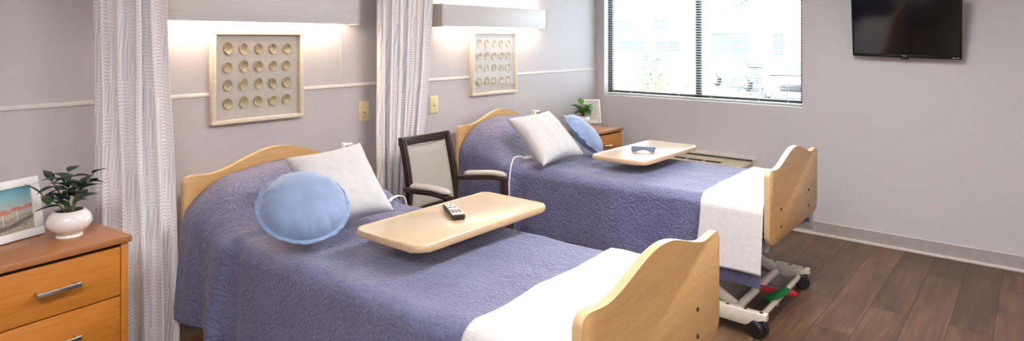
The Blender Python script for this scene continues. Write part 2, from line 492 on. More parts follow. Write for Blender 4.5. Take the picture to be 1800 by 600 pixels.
# ------------------------------------------------------------------ room shell
H = 2.44
X0, Y0 = -7.6, -5.8
WZ0, WZ1, WY0, WY1 = 0.962, 2.10, -1.872, -0.088       # window opening in the window wall
struct(obj('floor', 'floor', lambda b: box(b, X0-.1, .12, Y0-.1, .1, -.06, 0)))
struct(obj('ceiling', 'paint', lambda b: box(b, X0-.1, .12, Y0-.1, .1, H, H+.08)))
struct(obj('wall_left', 'wall', lambda b: box(b, X0, 0, 0, .1, 0, H)))
def back(b):
    box(b, 0, .12, Y0, .1, 0, WZ0); box(b, 0, .12, Y0, .1, WZ1, H)
    box(b, 0, .12, WY1, .1, WZ0, WZ1); box(b, 0, .12, Y0, WY0, WZ0, WZ1)
struct(obj('wall_back', 'wall_b', back))
struct(obj('wall_right', 'wall', lambda b: box(b, X0, 0, Y0-.1, Y0, 0, H)))
struct(obj('wall_front', 'wall', lambda b: box(b, X0-.1, X0, Y0, .1, 0, H)))

# rigid wall sheet below the chair rail on the headwall, chair rail and vertical joint strips
struct(obj('trim_1', 'panel', lambda b: box(b, X0, -.004, -.003, 0, .1, 1.205)))
def rail(b):
    prism(b, [(0, 1.198), (-.003, 1.198), (-.009, 1.203), (-.009, 1.213), (-.004, 1.221), (0, 1.221)], X0, -.004, 'x')
struct(obj('trim_2', 'trim', rail))
struct(obj('trim_3', 'trim', lambda b: box(b, -2.913, -2.908, -.0045, 0, .1, 2.40)))
struct(obj('trim_4', 'trim', lambda b: box(b, -2.195, -2.190, -.0045, 0, .1, 2.40)))
# cove bases
def cove_b(b):
    prism(b, [(0, 0.018), (-.016, .018), (-.007, .035), (-.006, .098), (-.003, .103), (0, .103)], Y0, 0, 'y', mi=0)
    box(b, -.022, 0, Y0, 0, 0, .020, .004, 2, 1)
    box(b, -.0075, 0, Y0, 0, .098, .1045, .002, 2, 1)
struct(obj('baseboard_back', ['cove', 'cove_foot'], cove_b))
def cove_l(b):
    prism(b, [(0, 0), (-.016, 0), (-.008, .02), (-.006, .098), (0, .103)], X0, 0, 'x')
struct(obj('baseboard_left', 'cove', cove_l))

# window
win = struct(obj('window_1', 'slat', lambda b: (box(b, .002, .118, WY0-.0, WY1, WZ0-.004, WZ0+.004, .001),
                                              box(b, .002, .077, WY1-.001, WY1+.002, WZ0, WZ1), box(b, .05, .118, WY0, WY0+.001, WZ0, WZ1))))
def wframe(b):
    for y0, y1 in ((WY1-.016, WY1-.002), (WY1-.044, WY1-.026), (WY0+.002, WY0+.03), (-1.008, -.972), (-1.023, -1.015)):
        box(b, .078, .112, y0, y1, WZ0+.004, WZ1)
    box(b, .078, .112, WY0, WY1, WZ0+.004, WZ0+.050); box(b, .078, .112, WY0, WY1, WZ1-.04, WZ1)
obj('window_frame', 'bronze', wframe, win)
obj('glass', 'glass', lambda b: box(b, .094, .098, WY0+.02, WY1-.02, WZ0+.02, WZ1-.02), win)

# blind
bl = thing('window_blind', 'white venetian blind with thin open slats across the window', 'blind', (0.034, (WY0+WY1)/2, WZ0+.01))
by0, by1 = WY0+.006-(WY0+WY1)/2, WY1-.004-(WY0+WY1)/2
def slats(b):
    tilt = math.radians(-7)
    z = .040
    while z < WZ1-WZ0-.06:
        a = []
        for y in (by0, by1):
            row = []
            for i in range(5):
                u = -0.5 + i/4
                x = u*.025; h = .0022*(1-4*u*u)
                row.append(b.verts.new((x*math.cos(tilt), y, z + h + x*math.sin(tilt))))
            a.append(row)
        for i in range(4): b.faces.new((a[0][i], a[0][i+1], a[1][i+1], a[1][i]))
        z += .0221
o = obj('slats', 'slat', slats, bl, angle=60)
md = o.modifiers.new('thickness', 'SOLIDIFY'); md.thickness = .0010
obj('bottom_rail', 'slat', lambda b: box(b, -.013, .013, by0, by1, .004, .019, .003), bl)
obj('head_rail', 'slat', lambda b: box(b, -.02, .02, by0, by1, WZ1-WZ0-.05, WZ1-WZ0-.012, .003), bl)
for y in (-.55, -.15, .15, .62, .80, -.78):
    obj('ladder_cord', 'slat', lambda b: (tube(b, [(-.0135, y, .0), (-.0135, y, WZ1-WZ0-.03)], .0009, 6),
                                          tube(b, [(.0135, y, .0), (.0135, y, WZ1-WZ0-.03)], .0009, 6)), bl)

# added fill panels, unseen above the frame, put in to brighten the room
def fill_panel(x, y, label, first=[None]):
    if first[0]:
        return dup(first[0], (x, y, H), 0, label)
    t = thing('ceiling_light', label, 'light', (x, y, H), 0, 'ceiling light panels')
    def fr(b):
        for a in ((-.62, .62, -.32, -.29), (-.62, .62, .29, .32), (-.62, -.59, -.29, .29), (.59, .62, -.29, .29)):
            box(b, *a, -.05, -.001, .004)
    obj('frame', 'frame_white', fr, t)
    obj('diffuser', 'ceil_lamp', lambda b: box(b, -.59, .59, -.29, .29, -.04, -.02), t)
    first[0] = t
    return t
fill_panel(-2.3, -2.35, 'white framed ceiling light panel nearest the window wall')
fill_panel(-3.6, -4.6, 'white framed ceiling light panel farthest from the headwall')
fill_panel(-5.5, -2.5, 'white framed ceiling light panel farthest from the window wall')

# ------------------------------------------------------------------ wall lights over the beds
def wall_light(x1, label, first=[None]):
    w = 1.225
    if first[0]: return dup(first[0], (x1-w/2, 0, 1.588), 0, label)
    t = thing('wall_light', label, 'light', (x1-w/2, 0, 1.588), 0, 'wall lights over the beds')
    obj('face_panel', 'laminate_grey', lambda b: box(b, -w/2+.012, w/2-.012, -.100, -.088, 0, .155, .001), t)
    for s in (-1, 1):
        obj('end_cap', 'cap', lambda b: box(b, s*w/2 - (.012 if s > 0 else 0), s*w/2 + (.012 if s < 0 else 0), -.102, -.0002, -.004, .157, .0015), t)
    obj('back_channel', 'frame_white', lambda b: (box(b, -w/2+.012, w/2-.012, -.012, -.0002, .01, .145), box(b, -w/2+.012, w/2-.012, -.088, -.012, .072, .082)), t)
    obj('lower_tube', 'tube', lambda b: tube(b, [(-w/2+.10, -.048, .040), (w/2-.10, -.048, .040)], .014), t)
    obj('upper_tube', 'tube', lambda b: tube(b, [(-w/2+.10, -.048, .115), (w/2-.10, -.048, .115)], .014), t)
    first[0] = t
    return t
wall_light(-2.842, 'grey limed wood wall light over the near bed, between the two curtains')
wall_light(-.926, 'grey limed wood wall light over the far bed, nearer the window')

# ------------------------------------------------------------------ shadow box pictures
def shadow_box(xc, zc, label, first=[None]):
    if first[0]: return dup(first[0], (xc, 0, zc), 0, label)
    w, h, fw, d = .528, .490, .022, .040
    t = thing('shadow_box', label, 'picture', (xc, 0, zc), 0, 'shadow box pictures')
    def fr(b):
        for x0, x1, z0, z1 in ((-w/2, w/2, h/2-fw, h/2), (-w/2, w/2, -h/2, -h/2+fw), (-w/2, -w/2+fw, -h/2+fw, h/2-fw), (w/2-fw, w/2, -h/2+fw, h/2-fw)):
            box(b, x0, x1, -d, -.0035, z0, z1, .0015)
    obj('frame', 'limed', fr, t)
    obj('backing', 'linen', lambda b: box(b, -w/2+fw, w/2-fw, -.014, -.0055, -h/2+fw, h/2-fw), t)
    random.seed(5)
    for r in range(4):
        for c in range(5):
            cx = -.172 + c*.0845 + random.uniform(-.003, .003); cz = .150 - r*.0965 + random.uniform(-.003, .003)
            a, bb = random.uniform(.021, .0245), random.uniform(.027, .0315)
            tl = random.uniform(-.25, .25)
            def sh(b, cx=0, cz=0):
                n = 22; rings = []
                for k, (q, dep, mi) in enumerate(((1.0, .0, 1), (1.05, .006, 1), (1.0, .012, 1), (.88, .0115, 0), (.7, .007, 0), (.45, .004, 0), (.2, .003, 0))):
                    ring = []
                    for i in range(n):
                        an = 2*PI*i/n
                        wob = 1 + .05*noise.noise(Vector((math.cos(an)*2+r*3, math.sin(an)*2+c*5, k*.3)))
                        x = a*q*wob*math.cos(an); z = bb*q*wob*math.sin(an)
                        ring.append(b.verts.new((x*math.cos(tl)-z*math.sin(tl), -dep, x*math.sin(tl)+z*math.cos(tl))))
                    rings.append((ring, mi))
                for (r0, m0), (r1, m1) in zip(rings, rings[1:]):
                    for i in range(n):
                        f = b.faces.new((r0[i], r0[(i+1) % n], r1[(i+1) % n], r1[i])); f.material_index = m1
                f = b.faces.new(rings[-1][0]); f.material_index = 0
            obj('shell', ['shell', 'shell_rim'], sh, t, loc=(cx, -.0142, cz), angle=60)
    obj('glass', 'picture_glass', lambda b: box(b, -w/2+fw, w/2-fw, -.034, -.032, -h/2+fw, h/2-fw), t)
    first[0] = t
    return t
shadow_box(-3.452, 1.298, 'pale framed shadow box of twenty shells above the near bed')
shadow_box(-1.511, 1.314, 'pale framed shadow box of twenty shells above the far bed, nearer the window')

# ------------------------------------------------------------------ switch plates
def switch(x, z, label, first=[None]):
    if first[0]: return dup(first[0], (x, 0, z), 0, label)
    t = thing('switch_plate', label, 'switch', (x, 0, z), 0, 'switch plates on the headwall')
    obj('plate', 'ivory', lambda b: box(b, -.040, .040, -.010, -.0033, -.0625, .0625, .004, 3), t)
    obj('toggle', 'ivory', lambda b: (box(b, -.006, .006, -.013, -.009, -.013, .013, .001), box(b, -.004, .004, -.024, -.010, -.002, .010, .002)), t)
    obj('key_hole', 'dark_slot', lambda b: box(b, -.004, .004, -.0136, -.0128, -.012, -.004, .001), t)
    first[0] = t
    return t
switch(-2.742, 1.042, 'ivory wall switch plate on the grey wall left of the second curtain')
switch(-2.140, 1.035, 'ivory wall switch plate half hidden at the right edge of the second curtain')

# ------------------------------------------------------------------ curtains
def curtain(label, path_top, path_bot, width, folds, amp, seed, zbot, ztop=H-.01):
    """hanging cloth between two plan points, folded; path = ((x0,y0),(x1,y1))"""
    rnd = random.Random(seed)
    nu, nv = 220, 70
    ph = [rnd.uniform(-.9, .9) for _ in range(folds+1)]
    am = [rnd.uniform(.6, 1.25) for _ in range(folds+1)]
    def cl(b):
        uv = b.loops.layers.uv.new('UVMap')
        g = []
        for j in range(nv+1):
            k = j/nv; z = zbot + (ztop-zbot)*k
            drop = 1-k
            kk = sm(0, 1, min(1, max(0, (z-.2)/1.7)))
            (ax, ay), (bx, by) = [((1-kk)*q0[0]+kk*q1[0], (1-kk)*q0[1]+kk*q1[1]) for q0, q1 in zip(path_bot, path_top)]
            dx, dy = bx-ax, by-ay; ln = math.hypot(dx, dy); nx, ny = dy/ln, -dx/ln
            row = []
            for i in range(nu+1):
                u = i/nu
                f = u*folds; fi = int(min(folds-1, f)); fr = f-fi
                a = am[fi]*(1-fr)+am[fi+1]*fr
                p = ph[fi]*(1-fr)+ph[fi+1]*fr
                wv = math.sin(2*PI*f + p*.6)
                wv = math.copysign(abs(wv)**.8, wv)
                off = amp*a*wv*(.75+.45*drop) + .008*noise.noise(Vector((u*14, z*2.2, seed)))*drop
                lat = .018*math.sin(4*PI*f + p*2)*a + .012*noise.noise(Vector((u*5, z*1.5, seed+9)))
                x = ax+dx*u + nx*off + dx/ln*lat; y = ay+dy*u + ny*off + dy/ln*lat
                row.append(b.verts.new((x, y, z)))
            g.append(row)
        for j in range(nv):
            for i in range(nu):
                f = b.faces.new((g[j][i], g[j][i+1], g[j+1][i+1], g[j+1][i]))
                for lp, (ii, jj) in zip(f.loops, ((i, j), (i+1, j), (i+1, j+1), (i, j+1))):
                    lp[uv].uv = (ii/nu*width, (zbot + (ztop-zbot)*jj/nv))
    o = obj('privacy_curtain', 'curtain', cl, angle=180)
    md = o.modifiers.new('thickness', 'SOLIDIFY'); md.thickness = .0015
    return tag(o, label, 'curtain', 'privacy curtains')
curtain('pale woven block privacy curtain between the near dresser and the near bed',
        ((-4.275, -.16), (-4.03, -.25)), ((-4.27, -.18), (-3.985, -.28)), 1.25, 4, .036, 3, .05)
curtain('pale woven block privacy curtain behind the armchair, between the two beds',
        ((-2.735, -.15), (-2.315, -.15)), ((-2.735, -.15), (-2.46, -.15)), 1.5, 6, .036, 8, .06)

# ------------------------------------------------------------------ beds
BL = 2.12                     # head plane to foot plane
def board_outline(w, z0, zs, zv, zh, xv, rb=.06):
    half = []
    hw = w/2
    n = 40
    pts = []
    # bottom right corner up, over the top to the left
    for i in range(7):
        a = -PI/2 + PI/2*i/6
        pts.append((hw-rb + rb*math.cos(a), z0+rb + rb*math.sin(a)))
    rt = .030
    for i in range(7):
        a = PI/2*i/6
        pts.append((hw-rt + rt*math.cos(a), zs-rt + rt*math.sin(a)))
    top = []
    m = 44
    for i in range(1, m):
        x = (hw-rt)*(1-2*i/m)
        ax = abs(x)
        if ax > xv: z = zv + (zs-zv)*sm(xv, hw-rt, ax)
        else:
            c = .5*(1+math.cos(PI*ax/xv)); z = zv + (zh-zv)*c**.85
        top.append((x, z))
    pts += top
    for i in range(7):
        a = PI/2 + PI/2*i/6
        pts.append((-hw+rt + rt*math.cos(a), zs-rt + rt*math.sin(a)))
    for i in range(7):
        a = PI + PI/2*i/6
        pts.append((-hw+rb + rb*math.cos(a), z0+rb + rb*math.sin(a)))
    return pts

bed = thing('hospital_bed', 'near maple panel bed in front, its footboard cut by the picture edge', 'bed', (-3.49, -.27, 0), math.radians(1.5), 'maple panel hospital beds')
obj('headboard', ['maple', 'maple_edge'], lambda b: prism(b, board_outline(.95, .36, .868, .862, .948, .355), -.014, .014, 'y', .004, 0, 1), bed, 50)
fb = obj('footboard', ['maple', 'maple_edge'], lambda b: prism(b, board_outline(.95, .418, .801, .793, .866, .345), -BL-.014, -BL+.014, 'y', .004, 0, 1), bed, 50)
for x in (-.283, .270):
    for z in (.575, .483):
        obj('bolt', 'black_bolt', lambda b: lathe(b, [(.008, -.001), (.0085, .002), (.006, .004), (0, .004)], 16), fb, loc=(x, -BL-.0135, z), rot=(PI/2, 0, 0))
obj('mattress', 'mattress', lambda b: box(b, -.435, .435, -BL+.055, -.035, .47, .622, .04, 4), bed)
def deck(b):
    for s in (-1, 1):
        box(b, s*.40-.02, s*.40+.02, -BL+.014, -.014, .41, .468, .004)
    for y in (-.25, -.8, -1.35, -1.9): box(b, -.38, .38, y-.02, y+.02, .42, .46, .003)
    box(b, -.40, .40, -BL+.06, -.06, .458, .469)
obj('deck_frame', 'grey_metal', deck, bed)
OX = -.075                    # the undercarriage stands slightly off the deck's centre line
def foot_bar_outline(y0, y1, sgn):
    # side view (y, z): level top, deep middle, shallow ends over the casters
    ym = (y0+y1)/2
    return [(y0, .128), (y1, .128), (y1-.008, .090), (y1-.085, .088), (y1-.10, .072), (y1-.115, .052), (y0+.19, .052), (y0+.16, .075), (y0+.13, .095), (y0+.03, .100), (y0, .102)]
for s in (-1, 1):
    for e in (0, 1):
        xo = OX + s*.405
        y0, y1 = (-BL-.005, -BL+.46) if e == 0 else (-.52, -.06)
        def fbar(b):
            out = [(y1, .128), (y0, .122), (y0, .092), (y0+.055, .085), (y0+.085, .070), (y0+.10, .050), (y0+.27, .055), (y0+.30, .085), (y1, .088)]
            prism(b, out, xo-.024, xo+.024, 'x', .006)
        base = obj('base_foot', 'cream_metal', fbar, bed, 40)
        for yy in (y0+.03, y0+.11, y0+.20):
            obj('bolt', 'black_bolt', lambda b: lathe(b, [(.009, 0), (.009, .002), (.005, .003), (0, .003)], 14), base, loc=(xo, yy, .1225 + .006*(yy-y0)/.46))
        for yy in (y0+.045, y0+.39):
            def cast(b):
                for k in (-1, 1):
                    lathe(b, [(0, -.016), (.036, -.016), (.043, -.009), (.043, .009), (.036, .016), (0, .016)], 24, (0, 0, k*.020))
                tube(b, [(0, 0, -.03), (0, 0, .03)], .010)
            c = obj('caster', 'rubber', cast, bed, 40, loc=(xo, yy, .043), rot=(0, PI/2, .35*s))
            obj('fork', 'rubber', lambda b: (box(b, -.052, -.010, -.022, .022, -.006, .006, .004), tube(b, [(-.02, 0, 0), (-.066, 0, 0)], .012)), c)
for y, z, r in ((-BL+.17, .088, .021), (-BL+.05, .070, .015), (-.3, .09, .02)):
    obj('cross_tube', 'cream_metal', lambda b: tube(b, [(OX-.385, y, z), (OX+.385, y, z)], r, 18), bed)
obj('tube_clamp', 'grey_metal', lambda b: tube(b, [(OX+.335, -BL+.17, .088), (OX+.365, -BL+.17, .088)], .030, 18), bed)
for s in (-1, 1):
    obj('lift_arm', 'cream_metal', lambda b: bar(b, [(OX+s*.335, -BL+.18, .10), (OX+s*.335, -BL+.78, .44)], .022, .052, (1, 0, 0)), bed)
    obj('lift_arm', 'cream_metal', lambda b: bar(b, [(OX+s*.30, -.32, .10), (OX+s*.30, -.92, .44)], .022, .052, (1, 0, 0)), bed)
def pedal(col, y0, y1, z, x):
    def pd(b):
        pts = [(-.026, y0), (-.028, y1+.03), (-.018, y1+.006), (0, y1), (.018, y1+.006), (.028, y1+.03), (.026, y0)]
        prism(b, pts, z-.010, z+.010, 'z', .005)
    o = obj('brake_pedal', col, pd, bed)
    o.location = (x, 0, 0)
    return o
pr = pedal('red', .10, -.11, 0, 0); pr.location = (OX+.035, -BL+.075, .088); pr.rotation_euler = (math.radians(10), 0, math.radians(38))
pg = pedal('green', .09, -.075, 0, 0); pg.location = (OX-.045, -BL+.045, .100); pg.rotation_euler = (math.radians(-14), 0, math.radians(62))
obj('pedal_bracket', 'cream_metal', lambda b: prism(b, [(-BL+.035, .085), (-BL+.085, .085), (-BL+.07, .03), (-BL+.05, .03)], OX-.045, OX-.035, 'x', .002), bed)
def bed_box(b):
    box(b, -.06, .06, -.9, -.72, .30, .42, .01)
obj('lift_motor', 'cream_metal', bed_box, bed)

bed2 = dup(bed, (-1.545, -.115, 0), math.radians(1.1), 'far maple panel bed on the window side, its base and pedals showing')
for ch in bed2.children:              # the far bed stands a little higher
    if ch.name.startswith('footboard'): ch.location.z += .034
    if ch.name.startswith('headboard'): ch.location.z += .015

# ------------------------------------------------------------------ coverlets and blankets (bed local coordinates)
def cover_point(s, t, P, lift=0.0):
    """s across from the centre line along the cloth, t along the bed from the head plane."""
    w, r, zt = .452, .060, P['zt'] + lift
    fall = P['fall']
    a = abs(s); sg = 1 if s >= 0 else -1
    tc = P['crease']
    B = P['bulge']*(1 - sm(tc-.30, tc+.02, t))*(1 + .0*t)
    head = 1 - sm(tc-.022, tc+.004, t + .05*min(1, max(0, abs(s)-.45)/.3))            # 1 over the sleeping pillow
    nz = noise.noise(Vector((s*5, t*5, P['seed'])))
    nz2 = noise.noise(Vector((s*3+t*9, t*3-s*2, P['seed']+5)))
    wl = w + lift
    if a < wl-r:
        x, z, d = a, zt, 0.0
    elif a < wl-r + PI/2*r:
        an = (a-(wl-r))/r
        x, z, d = wl-r + r*math.sin(an), zt - r + r*math.cos(an), 0.0
    else:
        d = a - (wl-r) - PI/2*r
        x, z = wl, zt - r - d
    bz = max(0.0, 1 - (min(a, .50)/.50)**3.0)
    z += B*bz + .016*head*(1-bz*.5)
    z += .006*nz + head*.012*nz2*bz + .004*noise.noise(Vector((s*11, t*11, 3.3)))*(1-min(1, d*9))
    # the side skirt flares and folds
    if a > wl-r:
        q = min(1.0, (a-(wl-r))/.40)
        fl = P['flare']*q
        for tf, wf, af in P['folds']:
            fl += af*q*math.exp(-((t-tf)/wf)**2)
        fl += .010*q*math.sin(t*13+P['seed']) * (.4+.6*head)
        fl += head*.032*sm(0, .2, q)
        x += fl
        z += B*.08*(1-q)
    else:
        z += B*.08*sm(.20, wl-r, a)
    return Vector((sg*x, -t, z))

def cloth(name, mat, P, t0, t1, drop_l, drop_r, nt_, ns, thick, lift=0.0, edge_wave=0.0, parent_mat=None):
    w, r = .452+lift, .060
    flat = (w-r) + PI/2*r
    def cl(b):
        uv = b.loops.layers.uv.new('UVMap')
        g = []
        for j in range(nt_+1):
            row = []
            for i in range(ns+1):
                dl, dr = drop_l, drop_r
                s = -(flat+dl) + (2*flat+dl+dr)*i/ns
                tt = t0 + (t1-t0)*j/nt_
                if edge_wave: tt += edge_wave*(1-j/nt_)*noise.noise(Vector((s*4, 1.7, P['seed'])))
                row.append((b.verts.new(cover_point(s, tt, P, lift)), s, tt))
            g.append(row)
        for j in range(nt_):
            for i in range(ns):
                q = (g[j][i], g[j][i+1], g[j+1][i+1], g[j+1][i])
                f = b.faces.new([v[0] for v in q])
                for lp, v in zip(f.loops, q): lp[uv].uv = (v[1], v[2])
    o = obj(name, mat, cl, angle=180)
    md = o.modifiers.new('thickness', 'SOLIDIFY'); md.thickness = thick; md.offset = 0
    return o
P1 = dict(zt=.646, bulge=.225, crease=.43, fall=.36, flare=.028, seed=1.3, folds=[(.35, .05, .035), (.46, .035, -.018), (.22, .03, -.012), (.12, .04, .008), (1.5, .12, .012)])
P2 = dict(zt=.660, bulge=.245, crease=.52, fall=.36, flare=.028, seed=4.1, folds=[(.43, .06, .04), (.56, .04, -.018), (.2, .06, .01), (1.3, .15, .012)])
c1 = cloth('coverlet', 'quilt', P1, .025, BL-.030, .36, .36, 230, 190, .006)
tag(c1, 'slate blue quilted coverlet on the near bed', 'coverlet', 'quilted coverlets')
c2 = cloth('coverlet', 'quilt', P2, .025, BL-.030, .36, .24, 230, 190, .006)
tag(c2, 'slate blue quilted coverlet on the far bed by the window', 'coverlet', 'quilted coverlets')
b1 = cloth('throw_blanket', 'waffle', P1, 1.715, BL-.035, .30, .30, 50, 150, .012, .012, .015)
tag(b1, 'white throw blanket folded across the foot of the near bed', 'blanket', 'white throw blankets')
b2 = cloth('throw_blanket', 'waffle', dict(P2, flare=.055), 1.770, BL-.018, .290, .300, 50, 150, .012, .012, .02)
tag(b2, 'white throw blanket hanging down the side of the far bed at its foot', 'blanket', 'white throw blankets')
for o, bd in ((c1, bed), (b1, bed), (c2, bed2), (b2, bed2)):
    o.location = bd.location; o.rotation_euler = bd.rotation_euler

# ------------------------------------------------------------------ pillows
def square_pillow(label, loc, eul, hs, th, seed):
    def cl(b):
        n = 40; grids = []
        for sd in (1, -1):
            g = []
            for j in range(n+1):
                row = []
                for i in range(n+1):
                    u, v = -1+2*i/n, -1+2*j/n
                    pin = 1 - .14*(1-abs(u)**2)*abs(v)**3 ; pin2 = 1 - .14*(1-abs(v)**2)*abs(u)**3
                    x, y = u*hs*pin2, v*hs*pin
                    e = max(0, (1-u**2)*(1-v**2))
                    h = th*(e**.42)*(1 + .05*noise.noise(Vector((u*2, v*2, seed))))
                    h += .005*noise.noise(Vector((u*5, v*5, seed+sd)))*min(1, e*3)
                    row.append(b.verts.new((x, y, sd*h)))
                g.append(row)
            grids.append(g)
        for g in grids:
            for j in range(n):
                for i in range(n): b.faces.new((g[j][i], g[j][i+1], g[j+1][i+1], g[j+1][i]))
        bmesh.ops.remove_doubles(b, verts=b.verts[:], dist=.0004)
    o = obj('square_pillow', 'white_cloth', cl, angle=180, loc=loc, rot=eul)
    return tag(o, label, 'pillow', 'white square pillows')
square_pillow('white square pillow leaning behind the round blue pillow on the near bed', (-3.5065, -.8398, .8314), (.8367, -.0619, -.0817), .198, .085, 1)
square_pillow('white square pillow standing on the far bed, in front of a round blue pillow', (-1.7791, -.7224, .8341), (.7334, -.0448, -.0771), .210, .085, 7)

def round_pillow(label, loc, nrm, R, th, seed, back=.4):
    t = bpy.data.objects.new('round_pillow', None); C.objects.link(t); t.location = loc
    q = Vector(nrm).normalized().to_track_quat('Z', 'Y')
    t.rotation_mode = 'QUATERNION'; t.rotation_quaternion = q
    tag(t, label, 'pillow', 'round blue pillows')
    def body(b):
        n, m = 96, 22; rings = {}
        for sd in (1, -1):
            rr = []
            for k in range(m+1):
                q_ = k/m
                ring = []
                for i in range(n):
                    a = 2*PI*i/n
                    rad = R*.93*q_
                    puck = 0
                    if q_ > .55:
                        puck = .011*noise.noise(Vector((math.cos(a)*6, math.sin(a)*6, seed)))*sm(.6, .95, q_) + .006*noise.noise(Vector((math.cos(a)*13, math.sin(a)*13, seed)))*sm(.75, .97, q_)
                    h = th*(max(0, 1-q_**2.4))**.55 + puck
                    h += .004*noise.noise(Vector((rad*math.cos(a)*14, rad*math.sin(a)*14, seed+sd)))
                    ring.append(b.verts.new((rad*math.cos(a), rad*math.sin(a), (1 if sd > 0 else -back)*max(h, .002))))
                rr.append(ring)
            rings[sd] = rr
        for sd in (1, -1):
            rr = rings[sd]
            for k in range(1, m):
                for i in range(n): b.faces.new((rr[k][i], rr[k][(i+1) % n], rr[k+1][(i+1) % n], rr[k+1][i]))
            b.faces.new(rr[1])
        for i in range(n): b.faces.new((rings[1][m][i], rings[1][m][(i+1) % n], rings[-1][m][(i+1) % n], rings[-1][m][i]))
        bmesh.ops.delete(b, geom=[v for v in b.verts if not v.link_faces], context='VERTS')
    obj('cushion', 'blue_velvet', body, t, angle=180)
    def flange(b):
        n = 160; rr = []
        for k in range(5):
            ring = []
            for i in range(n):
                a = 2*PI*i/n
                rad = R*(.915 + .10*k/4) * (1 + .012*noise.noise(Vector((math.cos(a)*4, math.sin(a)*4, seed+3)))*k/4)
                z = (.014*noise.noise(Vector((math.cos(a)*5, math.sin(a)*5, seed+8))) + .006*noise.noise(Vector((math.cos(a)*12, math.sin(a)*12, seed))))*k/4
                ring.append(b.verts.new((rad*math.cos(a), rad*math.sin(a), z)))
            rr.append(ring)
        for k in range(4):
            for i in range(n): b.faces.new((rr[k][i], rr[k][(i+1) % n], rr[k+1][(i+1) % n], rr[k+1][i]))
    o = obj('flange', 'blue_velvet', flange, t, angle=180)
    md = o.modifiers.new('thickness', 'SOLIDIFY'); md.thickness = .006; md.offset = 0
    return t
round_pillow('round light blue velvet pillow with frilled edge in front on the near bed', (-3.780, -.975, .812), (-.20, -.55, .81), .184, .096, 2.0)
round_pillow('round light blue velvet pillow seen edge on behind the white pillow of the far bed', (-1.405, -.775, .815), (.36, -.60, .72), .190, .08, 5.0, .75)

# ------------------------------------------------------------------ overbed tables
def overbed_table(loc, rotz, label, first=[None]):
    if first[0]: return dup(first[0], loc, rotz, label)
    t = thing('overbed_table', label, 'table', loc, rotz, 'overbed tables')
    w, d = .79, .392
    def top(b):
        prism(b, rrect(w, d, .045, 8), .722, .7475, 'z', .009, 0, 1, 3)
    obj('table_top', ['table', 'table_edge'], top, t, 40)
    def rim(b):
        o, i_ = rrect(w-.006, d-.006, .043, 8), rrect(w-.036, d-.036, .03, 8)
        n = len(o); R = []
        for out, z in ((o, .7470), (rrect(w-.012, d-.012, .04, 8), .7505), (rrect(w-.026, d-.026, .035, 8), .7505), (i_, .7476)):
            R.append([b.verts.new((x, y, z)) for x, y in out])
        for a, c in zip(R, R[1:]):
            for k in range(n): b.faces.new((a[k], a[(k+1) % n], c[(k+1) % n], c[k]))
    obj('rim', 'table', rim, t, 60)
    obj('column', 'grey_metal', lambda b: (box(b, .33, .375, .105, .165, .075, .70, .006), box(b, .20, .378, .07, .18, .700, .7225, .004)), t)
    def base(b):
        box(b, -.30, .36, .115, .155, .035, .075, .006)
        box(b, .335, .375, -.19, .19, .045, .082, .006)
    obj('base', 'grey_metal', base, t)
    for x, y in ((-.27, .135), (.355, -.16), (.355, .16)):
        obj('caster', 'rubber', lambda b: tube(b, [(x-.012, y, .022), (x+.012, y, .022)], .022, 18), t)
    first[0] = t
    return t
overbed_table((-3.306, -1.389, 0), math.radians(.4), 'maple overbed table across the near bed with a remote on it')
overbed_table((-1.357, -1.250, 0), math.radians(-.6), 'overbed table across the far bed with a grey arched piece on it')

# remote on the near table
rc = thing('remote_control', 'white faced black remote control lying on the near overbed table', 'remote', (-3.303, -1.362, .7480), math.radians(-31))
def rshell(b):
    prism(b, [(-.024, .098), (-.021, .03), (-.024, -.04), (-.030, -.085), (-.024, -.098), (.024, -.098), (.030, -.085), (.024, -.04), (.021, .03), (.024, .098)], 0, .022, 'z', .006)
obj('shell', 'remote_black', rshell, rc)
def rface(b):
    prism(b, [(-.0225, .093), (-.0195, .03), (-.0225, -.04), (-.028, -.084), (-.024, -.092), (.024, -.092), (.028, -.084), (.0225, -.04), (.0195, .03), (.0225, .093)], .0215, .0245, 'z', .001)
obj('face_plate', 'remote_face', rface, rc)
def key(fn): obj('button', 'button', fn, rc, 50)
for x, y in ((-.012, .082), (.010, .082)): key(lambda b: box(b, x-.006, x+.006, y-.003, y+.003, .0244, .0262, .001))
key(lambda b: lathe(b, [(0, .0244), (.006, .0244), (.006, .0262), (0, .0264)], 14, (0, .052, 0)))
for x in (-.014, .014): key(lambda b: box(b, x-.004, x+.004, .050, .054, .0244, .026, .001))
for x in (-.010, .010): key(lambda b: lathe(b, [(0, .0244), (.008, .0244), (.008, .026), (0, .0262)], 14, (x, .018, 0)))
for r in range(4):
    for c in range(3): key(lambda b: box(b, -.020+c*.0145, -.009+c*.0145, -.030-r*.013, -.022-r*.013, .0244, .0262, .001))

ar = thing('arched_handle', 'small slate grey arched bar standing on the far overbed table', 'handle', (-1.436, -1.272, .7480), math.radians(-66))
def arch(b):
    top = [(-.080, .036), (.080, .036), (.072, 0), (.050, 0)]
    under = [(.050 - .10*i/14, .014*math.sin(PI*i/14)) for i in range(1, 14)]
    prism(b, top + under + [(-.050, 0), (-.078, 0)], -.012, .012, 'y', .003)
obj('arch', 'slate', arch, ar, 40)
obj('pad', 'table_edge', lambda b: (box(b, -.078, -.052, -.011, .011, -.0002, .002), box(b, .052, .072, -.011, .011, -.0002, .002)), ar)

